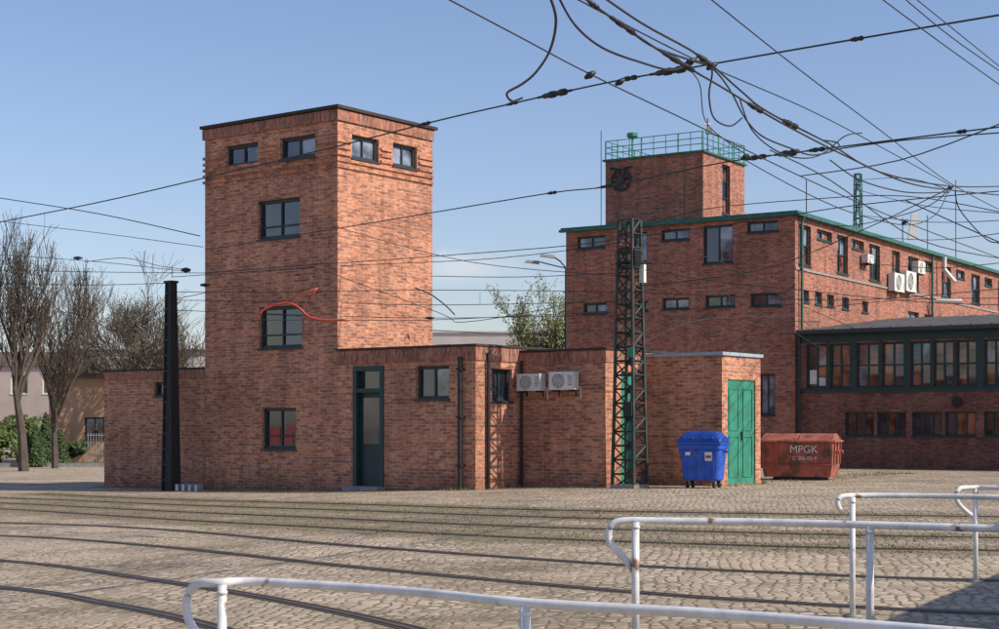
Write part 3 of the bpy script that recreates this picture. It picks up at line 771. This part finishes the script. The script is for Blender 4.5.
def segd(pl,wd,amp=1):
    global moss
    for p,q in zip(pl,pl[1:]):
        ax,ay=p.x,p.y; dx,dy=q.x-ax,q.y-ay; l2=dx*dx+dy*dy+1e-9
        t=np.clip(((verts[:,0]-ax)*dx+(verts[:,1]-ay)*dy)/l2,0,1)
        d=np.hypot(verts[:,0]-ax-t*dx,verts[:,1]-ay-t*dy)
        moss=np.maximum(moss,amp*np.clip(1.3-d/wd,0,1))
for i,r in enumerate(railw): segd(r,.9 if i<4 else .3,1 if i<4 else .6)
at=me.attributes.new('moss','FLOAT','POINT'); at.data.foreach_set('value',moss.astype(np.float32))
gm,nt,bs=newmat('cobbled_yard'); L=nt.links
tc=N(nt,'ShaderNodeTexCoord')
nd=N(nt,'ShaderNodeTexNoise'); nd.inputs['Scale'].default_value=.9; nd.inputs['Detail'].default_value=3; L.new(tc.outputs['Object'],nd.inputs[0])
mp_=N(nt,'ShaderNodeMapping'); mp_.inputs['Rotation'].default_value=(0,0,.15); L.new(tc.outputs['Object'],mp_.inputs[0])
vm=N(nt,'ShaderNodeVectorMath',operation='MULTIPLY_ADD'); L.new(nd.outputs['Color'],vm.inputs[0]); vm.inputs[1].default_value=(.35,.35,0); L.new(mp_.outputs[0],vm.inputs[2])
vo=N(nt,'ShaderNodeTexVoronoi'); vo.feature='F1'; vo.inputs['Scale'].default_value=8.5; vo.inputs['Randomness'].default_value=.55; L.new(vm.outputs[0],vo.inputs[0])
ve=N(nt,'ShaderNodeTexVoronoi'); ve.feature='DISTANCE_TO_EDGE'; ve.inputs['Scale'].default_value=8.5; ve.inputs['Randomness'].default_value=.55; L.new(vm.outputs[0],ve.inputs[0])
sc=N(nt,'ShaderNodeSeparateColor'); L.new(vo.outputs['Color'],sc.inputs[0])
stone=ramp(nt,sc.outputs[0],[(0,(.33,.245,.165)),(.5,(.48,.375,.265)),(1,(.62,.51,.385))])
n5=N(nt,'ShaderNodeTexNoise'); n5.inputs['Scale'].default_value=.35; n5.inputs['Detail'].default_value=8; n5.inputs['Roughness'].default_value=.6; L.new(tc.outputs['Object'],n5.inputs[0])
patch=ramp(nt,n5.outputs[0],[(0.3,.68),(0.5,.98),(0.7,1.2)])
stone=mixc(nt,1,stone,patch,'MULTIPLY')
jt=ramp(nt,ve.outputs['Distance'],[(0.03,0),(0.2,1)])
n6=N(nt,'ShaderNodeTexNoise'); n6.inputs['Scale'].default_value=.8; n6.inputs['Detail'].default_value=5; L.new(tc.outputs['Object'],n6.inputs[0])
jc=ramp(nt,n6.outputs[0],[(0.4,(.22,.165,.11)),(0.6,(.17,.145,.075))])
col=mixc(nt,jt,jc,stone)
n9=N(nt,'ShaderNodeTexNoise'); n9.inputs['Scale'].default_value=.9; n9.inputs['Detail'].default_value=9; n9.inputs['Roughness'].default_value=.7; L.new(tc.outputs['Object'],n9.inputs[0])
sf=ramp(nt,n9.outputs[0],[(0.45,0),(0.65,.65)])
col=mixc(nt,sf,col,(.49,.385,.275))
# dark oily stains and repairs
n10=N(nt,'ShaderNodeTexNoise'); n10.inputs['Scale'].default_value=.55; n10.inputs['Detail'].default_value=7; n10.inputs['Roughness'].default_value=.6
mp3=N(nt,'ShaderNodeMapping'); mp3.inputs['Location'].default_value=(31,7,0); mp3.inputs['Scale'].default_value=(.45,1.3,1); L.new(tc.outputs['Object'],mp3.inputs[0]); L.new(mp3.outputs[0],n10.inputs[0])
st=ramp(nt,n10.outputs[0],[(0.52,1.0),(0.68,.66)])
col=mixc(nt,1,col,st,'MULTIPLY')
am=N(nt,'ShaderNodeAttribute'); am.attribute_name='moss'
n7=N(nt,'ShaderNodeTexNoise'); n7.inputs['Scale'].default_value=1.6; n7.inputs['Detail'].default_value=8; n7.inputs['Roughness'].default_value=.7; L.new(tc.outputs['Object'],n7.inputs[0])
mm=N(nt,'ShaderNodeMath',operation='MULTIPLY_ADD'); L.new(am.outputs['Fac'],mm.inputs[0]); mm.inputs[1].default_value=.62; L.new(n7.outputs[0],mm.inputs[2])
mf_=ramp(nt,mm.outputs[0],[(0.66,0),(1.0,.9)])
n8=N(nt,'ShaderNodeTexNoise'); n8.inputs['Scale'].default_value=9; n8.inputs['Detail'].default_value=5; L.new(tc.outputs['Object'],n8.inputs[0])
mosc=ramp(nt,n8.outputs[0],[(0.35,(.13,.11,.05)),(0.65,(.25,.19,.115))])
col=mixc(nt,mf_,col,mosc)
L.new(col,bs.inputs['Base Color']); bs.inputs['Roughness'].default_value=.9
bp=N(nt,'ShaderNodeBump'); bp.inputs['Strength'].default_value=.6; bp.inputs['Distance'].default_value=.02; L.new(jt,bp.inputs['Height']); L.new(bp.outputs[0],bs.inputs['Normal'])
me.materials.append(gm); go=bpy.data.objects.new('ground',me); scene.collection.objects.link(go)
mb=MB()
def strip(pl,w,h0,h1,k,off=0):
    pr=[]
    for i,p in enumerate(pl):
        t=(pl[min(i+1,len(pl)-1)]-pl[max(i-1,0)]); t.z=0; t.normalize(); n=Vector((-t.y,t.x,0))
        c=p+n*off; g=gz(c.x)
        pr.append([Vector((c.x,c.y,0))+n*w/2+Vector((0,0,g+h0)),Vector((c.x,c.y,0))-n*w/2+Vector((0,0,g+h0)),Vector((c.x,c.y,0))-n*w/2+Vector((0,0,g+h1)),Vector((c.x,c.y,0))+n*w/2+Vector((0,0,g+h1))])
    for q,r in zip(pr,pr[1:]):
        mb.face([q[3],q[2],r[2],r[3]],k); mb.face([q[2],q[1],r[1],r[2]],k); mb.face([q[0],q[3],r[3],r[0]],k)
for pl in railw:
    strip(pl,.050,-.05,.009,'railsteel'); strip(pl,.022,-.05,.008,'railsteel',.078)
    strip(pl,.038,-.05,.004,'groove',.046); strip(pl,.05,-.05,.0035,'groove',-.052)
mb.build('tram_rails')
rnd=random.Random(3); mb=MB()
def blade(x,y,h):
    an=rnd.uniform(0,6.28); w=.010; g=gz(x); dx,dy=math.cos(an)*w,math.sin(an)*w; lx,ly=rnd.uniform(-.7,.7)*h,rnd.uniform(-.7,.7)*h
    mb.face([(x-dx,y-dy,g-.005),(x+dx,y+dy,g-.005),(x+lx,y+ly,g+h)],'grass')
clus=[]
for pl in railw[:4]:
    for p in pl:
        if abs(p.x)<14:
            for _ in range(8): clus.append((p.x+rnd.gauss(0,.6),p.y+rnd.gauss(0,.6),.020))
for w,L_ in ((Wall(A0,a,-LW),-LW),(Wall(TA,a,tl+tE),tl+tE),(sw,1.7),(qw,tG),(gs,1.5),(Wall(A3,a,tL),tL),(w3,s3)):
    for _ in range(int(L_*7)):
        q=w.at(rnd.uniform(0,L_),0,rnd.uniform(.03,.2)+abs(rnd.gauss(0,.1))); clus.append((q.x,q.y,.07))
for _ in range(120):
    q=w3.at(rnd.uniform(s3,s3+9),0,rnd.gauss(-.5,.6)); clus.append((q.x,q.y,.05))
for x,y,h in clus:
    for _ in range(11): blade(x+rnd.gauss(0,.09),y+rnd.gauss(0,.09),h*rnd.uniform(.4,1.3))
mb.build('grass',recalc=False)

# ================= TREES =================
def tree(name,base,Ht,seed,bark='bark',up=.6,spread=.55,stems=1,levels=5,leaf=None,nleaf=0,r0=.2,leafs=.08,cl=.66,lean=.04):
    rn=random.Random(seed); mb=MB(); tips=[]
    def branch(p,d,l,r,lv):
        n=5 if lv==0 else 3
        pts=[p.copy()]; rad=[r]; q=p.copy(); dd=d.copy()
        for i in range(n):
            dd=(dd+Vector((rn.gauss(0,.12),rn.gauss(0,.12),rn.gauss(0,.08)+up*.10))).normalized()
            q=q+dd*l/n; pts.append(q.copy()); rad.append(max(.009,r*(1-(i+1)/n*.6)))
        mb.tube(pts,rad,bark,6 if lv<2 else (4 if lv<3 else 3),cap=False)
        if lv>=levels-1:
            tips.append(pts[-1]); tips.append(pts[-2]); return
        nc=(7 if lv==0 else 6) if lv<3 else 5
        for k in range(nc):
            t=rn.uniform(.32,1.0) if k else 1.0
            i=min(int(t*n),n-1); f=t*n-i; c=pts[i].lerp(pts[i+1],f)
            ax=Vector((rn.gauss(0,1),rn.gauss(0,1),rn.gauss(0,.5))).normalized()
            nd_=(dd+ax*spread*rn.uniform(.7,1.4)); nd_.z+=up*.25; nd_.normalize()
            branch(c,nd_,l*cl*rn.uniform(.75,1.15),rad[i]*.64,lv+1)
    for s_ in range(stems):
        d=Vector((rn.gauss(0,.16 if stems>1 else lean),rn.gauss(0,.13 if stems>1 else lean),1)).normalized()
        branch(Vector(base)+Vector((rn.gauss(0,.3) if stems>1 else 0,rn.gauss(0,.3) if stems>1 else 0,-.2)),d,Ht*.44,r0,0)
    zm=max(v[2] for v in mb.v)-base[2]; k=Ht/zm; bx,by,bz_=base
    mb.v=[(bx+(x-bx)*k,by+(y-by)*k,bz_+(z-bz_)*k) for x,y,z in mb.v]
    tips=[Vector((bx+(p.x-bx)*k,by+(p.y-by)*k,bz_+(p.z-bz_)*k)) for p in tips]
    root=empty(name,base)
    mb.build('trunk_and_limbs',root,recalc=False)
    if leaf:
        lb=MB()
        for _ in range(nleaf):
            p=rn.choice(tips)+Vector((rn.gauss(0,.12),rn.gauss(0,.12),rn.gauss(0,.12)))
            a_=Vector((rn.gauss(0,1),rn.gauss(0,1),rn.gauss(0,1))).normalized(); b_=a_.orthogonal().normalized(); s_=leafs*rn.uniform(.5,1.2)
            lb.face([p-a_*s_,p+b_*s_*.6,p+a_*s_,p-b_*s_*.6],leaf)
        lb.build('foliage',root,recalc=False)
def base(u,Y): x=(u-CX)/F*Y; return (x,Y,gz(x))
tree('bare_tree',base(24,60),10.3,12,up=1.3,spread=.42,stems=1,leaf='bud',nleaf=1200,r0=.24,leafs=.03,lean=.01)
tree('bare_tree',base(55,64),8.8,18,up=1.1,spread=.45,stems=1,leaf='bud',nleaf=800,r0=.16,leafs=.03,lean=.01)
tree('bare_tree',base(-8,63),9.6,5,up=1.0,spread=.5,stems=1,leaf='bud',nleaf=800,r0=.2,leafs=.03)
tree('budding_tree',base(126,70),9.6,21,bark='bark',up=.5,spread=.75,stems=2,leaf='bud',nleaf=2500,r0=.15,leafs=.045)
tree('budding_tree',base(178,76),7.4,33,bark='bark',up=.5,spread=.75,stems=2,leaf='bud',nleaf=1500,r0=.14,leafs=.045)
tree('budding_tree',base(92,84),8.4,37,bark='barklight',up=.6,spread=.7,stems=2,leaf='bud',nleaf=1500,r0=.14,leafs=.05)
tree('spring_tree',base(541,74),8.5,44,bark='barklight',up=.6,spread=.5,stems=1,leaf='leaf',nleaf=5500,r0=.16,leafs=.075)
def bush(name,cx,cy,w,d,h,k,n,seed,cone=False,s=.12):
    rn=random.Random(seed); mb=MB(); g=gz(cx)
    mb.tube([(cx,cy,g-.1),(cx,cy,g+h*.7)],[.08,.02],'bark',5)
    lumps=[(rn.uniform(-.35,.35)*w,rn.uniform(-.3,.3)*d,rn.uniform(.25,.75)*h,rn.uniform(.2,.42)) for _ in range(9)]
    for _ in range(n):
        if cone:
            t=rn.random()**.7; z=h*(1-t*.98)+.05; r=w/2*(t**.7)*(.75+.25*rn.random()); an=rn.uniform(0,6.28); x,y=r*math.cos(an),r*math.sin(an)
        else:
            lx,ly,lz,lr=rn.choice(lumps); v=Vector((rn.gauss(0,1),rn.gauss(0,1),rn.gauss(0,1))).normalized()*rn.uniform(.75,1.05)
            x,y,z=lx+v.x*lr*w*.7,ly+v.y*lr*d*.7,max(.05,lz+v.z*lr*h*.75)
        a_=Vector((rn.gauss(0,1),rn.gauss(0,1),rn.gauss(0,1))).normalized(); b_=a_.orthogonal().normalized(); q=s*rn.uniform(.5,1.2); p=Vector((cx+x,cy+y,g+z))
        mb.face([p-a_*q,p+b_*q*.6,p+a_*q,p-b_*q*.6],k)
    mb.build(name,recalc=False)
for i,(u,Y,w,h) in enumerate(((36,66,.9,1.7),(46,66.5,.8,2.2),(28,67,.8,1.4),(60,67,.9,1.5))):
    x=(u-CX)/F*Y; bush('thuja_shrub',x,Y,w,w,h,'thuja',1500,i,True,.09)
for i,(u,Y,w,h) in enumerate(((0,68,2.8,1.7),(-35,67,3,2.0),(18,70,2.6,2.2),(66,69,1.8,1.2))):
    x=(u-CX)/F*Y; bush('garden_shrub',x,Y,w,1.6,h,'shrub' if i%2==0 else 'thuja',2200,i+20,False,.1)
# ================= LEFT BACKGROUND =================
def simple_building(name,u0,u1,Y,ztop,dep,wallk,roofk,wins=None,pitched=0):
    x0=(u0-CX)/F*Y; x1=(u1-CX)/F*Y; r=empty(name,((x0+x1)/2,Y,0)); mb=MB()
    w=Wall((x0,Y),(1,0),x1-x0); ops=wins(w) if wins else []
    w.mesh(mb,-.5,ztop,ops,wallk)
    for ww in (Wall((x1,Y),(0,1),dep),Wall((x1,Y+dep),(-1,0),x1-x0),Wall((x0,Y+dep),(0,-1),dep)): ww.mesh(mb,-.5,ztop,[],wallk)
    mb.build('walls',r,recalc=False); mb=MB()
    c=[(x0-.2,Y-.2),(x1+.2,Y-.2),(x1+.2,Y+dep+.2),(x0-.2,Y+dep+.2)]
    if pitched:
        m=Y+dep/2
        mb.hexa([(*p,ztop+.003) for p in c]+[(x0,m-.1,ztop+pitched),(x1,m-.1,ztop+pitched),(x1,m+.1,ztop+pitched),(x0,m+.1,ztop+pitched)],roofk)
    else: mb.hexa([(*p,ztop+.003) for p in c]+[(*p,ztop+.22) for p in c],roofk)
    mb.build('roof',r); 
    if ops:
        mb=MB()
        for o in ops: w.window(mb,o,2,1,gk=['glass','glass3'],fk='label' if wallk!='ochre' else 'frame')
        mb.build('windows',r)
simple_building('ochre_garage',49,150,72,CH+(HZ-378)/F*72,6,'ochre','dkroof',lambda w:[(1.6,2.5,.9,1.9),(3.2,4.1,.9,1.9)])
def grid(n,w0,gap,rows):
    def f(w):
        r=[]
        for z in rows:
            for i in range(n):
                s=.8+i*gap
                if s+w0<w.L-.3: r.append((s,s+w0,z,z+1.3))
        return r
    return f
simple_building('pink_apartment_block',-160,66,110,CH+(HZ-366)/F*110,10,'pink','dkroof',grid(10,1.2,2.2,(1.0,3.7)),1.2)
simple_building('pale_apartment_block',60,215,140,CH+(HZ-352)/F*140,10,'pale','dkroof',grid(12,1.2,2.3,(1,3.6,6.1)),0)
simple_building('pale_apartment_block',430,560,190,CH+(HZ-333)/F*190,12,'pale','pale',grid(12,1.6,2.8,(4,7,9.9)),0)
simple_building('pale_apartment_block',-520,-180,130,9,12,'pale','dkroof',grid(12,1.2,2.3,(1,3.6,6.1)),1.5)
p=G(85,459); mb=MB(); mb.tube([(p.x,p.y,p.z),(p.x,p.y,p.z+1.7)],.04,'steel',6); mb.box((p.x,p.y-.05,p.z+1.45),.62,.04,.62,'label'); mb.build('white_notice_board')
p=G(50,459); mb=MB(); mb.tube([(p.x,p.y,p.z),(p.x,p.y,p.z+1.1)],.03,'white',6); mb.build('marker_post')
mb=MB()
x0=(88-CX)/F*69; 
for i in range(14): mb.box((x0+.0+i*.12,69,.55),.03,.03,1.3,'stone')
mb.box((x0+.8,69,1.1),1.7,.04,.05,'stone'); mb.box((x0+.8,69,.3),1.7,.04,.05,'stone'); mb.build('metal_gate')
mb=MB(); mb.box((-38,66.2,-.14),60,.15,.2,'stone'); mb.build('kerb')
mb=MB(); mb.face([(-70,66.3,-.10),(-8,66.3,-.10),(-8,71,-.10),(-70,71,-.10)],'verge'); mb.build('verge',recalc=False)
rn=random.Random(9); mb=MB()
for _ in range(5200):
    an=rn.uniform(-1.0,1.0); R_=rn.uniform(330,380); x=R_*math.sin(an)*1.3; y=R_*math.cos(an)+60
    h=(6+2.5*math.sin(an*37)+2*math.sin(an*91))*math.sqrt(rn.random()); s_=rn.uniform(.7,1.9)
    a_=Vector((rn.gauss(0,1),rn.gauss(0,.4),rn.gauss(0,1))).normalized(); b_=a_.orthogonal().normalized()
    p=Vector((x,y,h)); mb.face([p-a_*s_,p+b_*s_,p+a_*s_,p-b_*s_],'thuja')
mb.build('distant_trees',recalc=False)

sh=empty('offscreen_shadow_canopy',(7.5,10,0)); mb=MB()  # unseen canopy, added out of frame to cast the lower-right ground shadow
c=[(4.6,7.3),(8.1,13.7),(10.6,12.4),(7.1,6.0)]
mb.hexa([(*p,2.85) for p in c]+[(*p,2.97) for p in c],'roofgrey'); mb.build('roof',sh); mb=MB()
for t in (.1,.5,.9):
    for e_ in ((0,1),(3,2)):
        p=Vector(c[e_[0]]).lerp(Vector(c[e_[1]]),t); q=Vector(c[0]).lerp(Vector(c[2]),.5); p=p.lerp(q,.12)
        mb.tube([(p.x,p.y,0),(p.x,p.y,2.85)],.05,'steel',8)
mb.build('posts',sh)

# ================= LIGHT =================
az=math.atan2(.93,-.37); el=math.radians(38)
S=Vector((math.sin(az)*math.cos(el),math.cos(az)*math.cos(el),math.sin(el)))
sun=bpy.data.lights.new('sun','SUN'); sun.energy=4.9; sun.angle=math.radians(.5); sun.color=(1,.90,.76)
so_=bpy.data.objects.new('sun',sun); so_.rotation_euler=S.to_track_quat('Z','Y').to_euler(); so_.location=(20,-10,30); scene.collection.objects.link(so_)
w=bpy.data.worlds.new('World'); scene.world=w; w.use_nodes=True; nt=w.node_tree; L=nt.links
bg=nt.nodes['Background']; sky=nt.nodes.new('ShaderNodeTexSky'); sky.sky_type='NISHITA'; sky.sun_disc=False
sky.sun_elevation=el; sky.sun_rotation=az; sky.air_density=1.1; sky.dust_density=.7; sky.ozone_density=3.0
tc=N(nt,'ShaderNodeTexCoord')
d=Vector(((462-CX)/F,1,(HZ-266)/F)).normalized()
sb=N(nt,'ShaderNodeVectorMath',operation='SUBTRACT'); L.new(tc.outputs['Generated'],sb.inputs[0]); sb.inputs[1].default_value=d
ml=N(nt,'ShaderNodeVectorMath',operation='MULTIPLY'); L.new(sb.outputs[0],ml.inputs[0]); ml.inputs[1].default_value=(28,28,75)
ln=N(nt,'ShaderNodeVectorMath',operation='LENGTH'); L.new(ml.outputs[0],ln.inputs[0])
nn=N(nt,'ShaderNodeTexNoise'); nn.inputs['Scale'].default_value=45; nn.inputs['Detail'].default_value=6; L.new(tc.outputs['Generated'],nn.inputs[0])
m1=N(nt,'ShaderNodeMath',operation='MULTIPLY_ADD'); L.new(nn.outputs[0],m1.inputs[0]); m1.inputs[1].default_value=1.8; 
m2=N(nt,'ShaderNodeMath',operation='SUBTRACT'); m2.inputs[0].default_value=0; L.new(ln.outputs['Value'],m2.inputs[1]); L.new(m2.outputs[0],m1.inputs[2])
cf=ramp(nt,m1.outputs[0],[(0.0,0),(.9,.6)])
tint=mixc(nt,1.0,sky.outputs[0],(1.05,.98,1.08),'MULTIPLY')
col=mixc(nt,cf,tint,(5.8,5.9,6.2))
L.new(col,bg.inputs[0]); bg.inputs[1].default_value=.132
scene.view_settings.view_transform='Standard'; scene.view_settings.look='None'; scene.view_settings.exposure=0
cam=bpy.data.cameras.new('camera'); co=bpy.data.objects.new('camera',cam); scene.collection.objects.link(co)
co.location=(0,0,CH); co.rotation_euler=(math.pi/2,0,0); cam.sensor_width=36; cam.lens=36*F/999; cam.shift_y=(HZ-314.5)/999; cam.clip_end=6000; cam.clip_start=.1
scene.camera=co
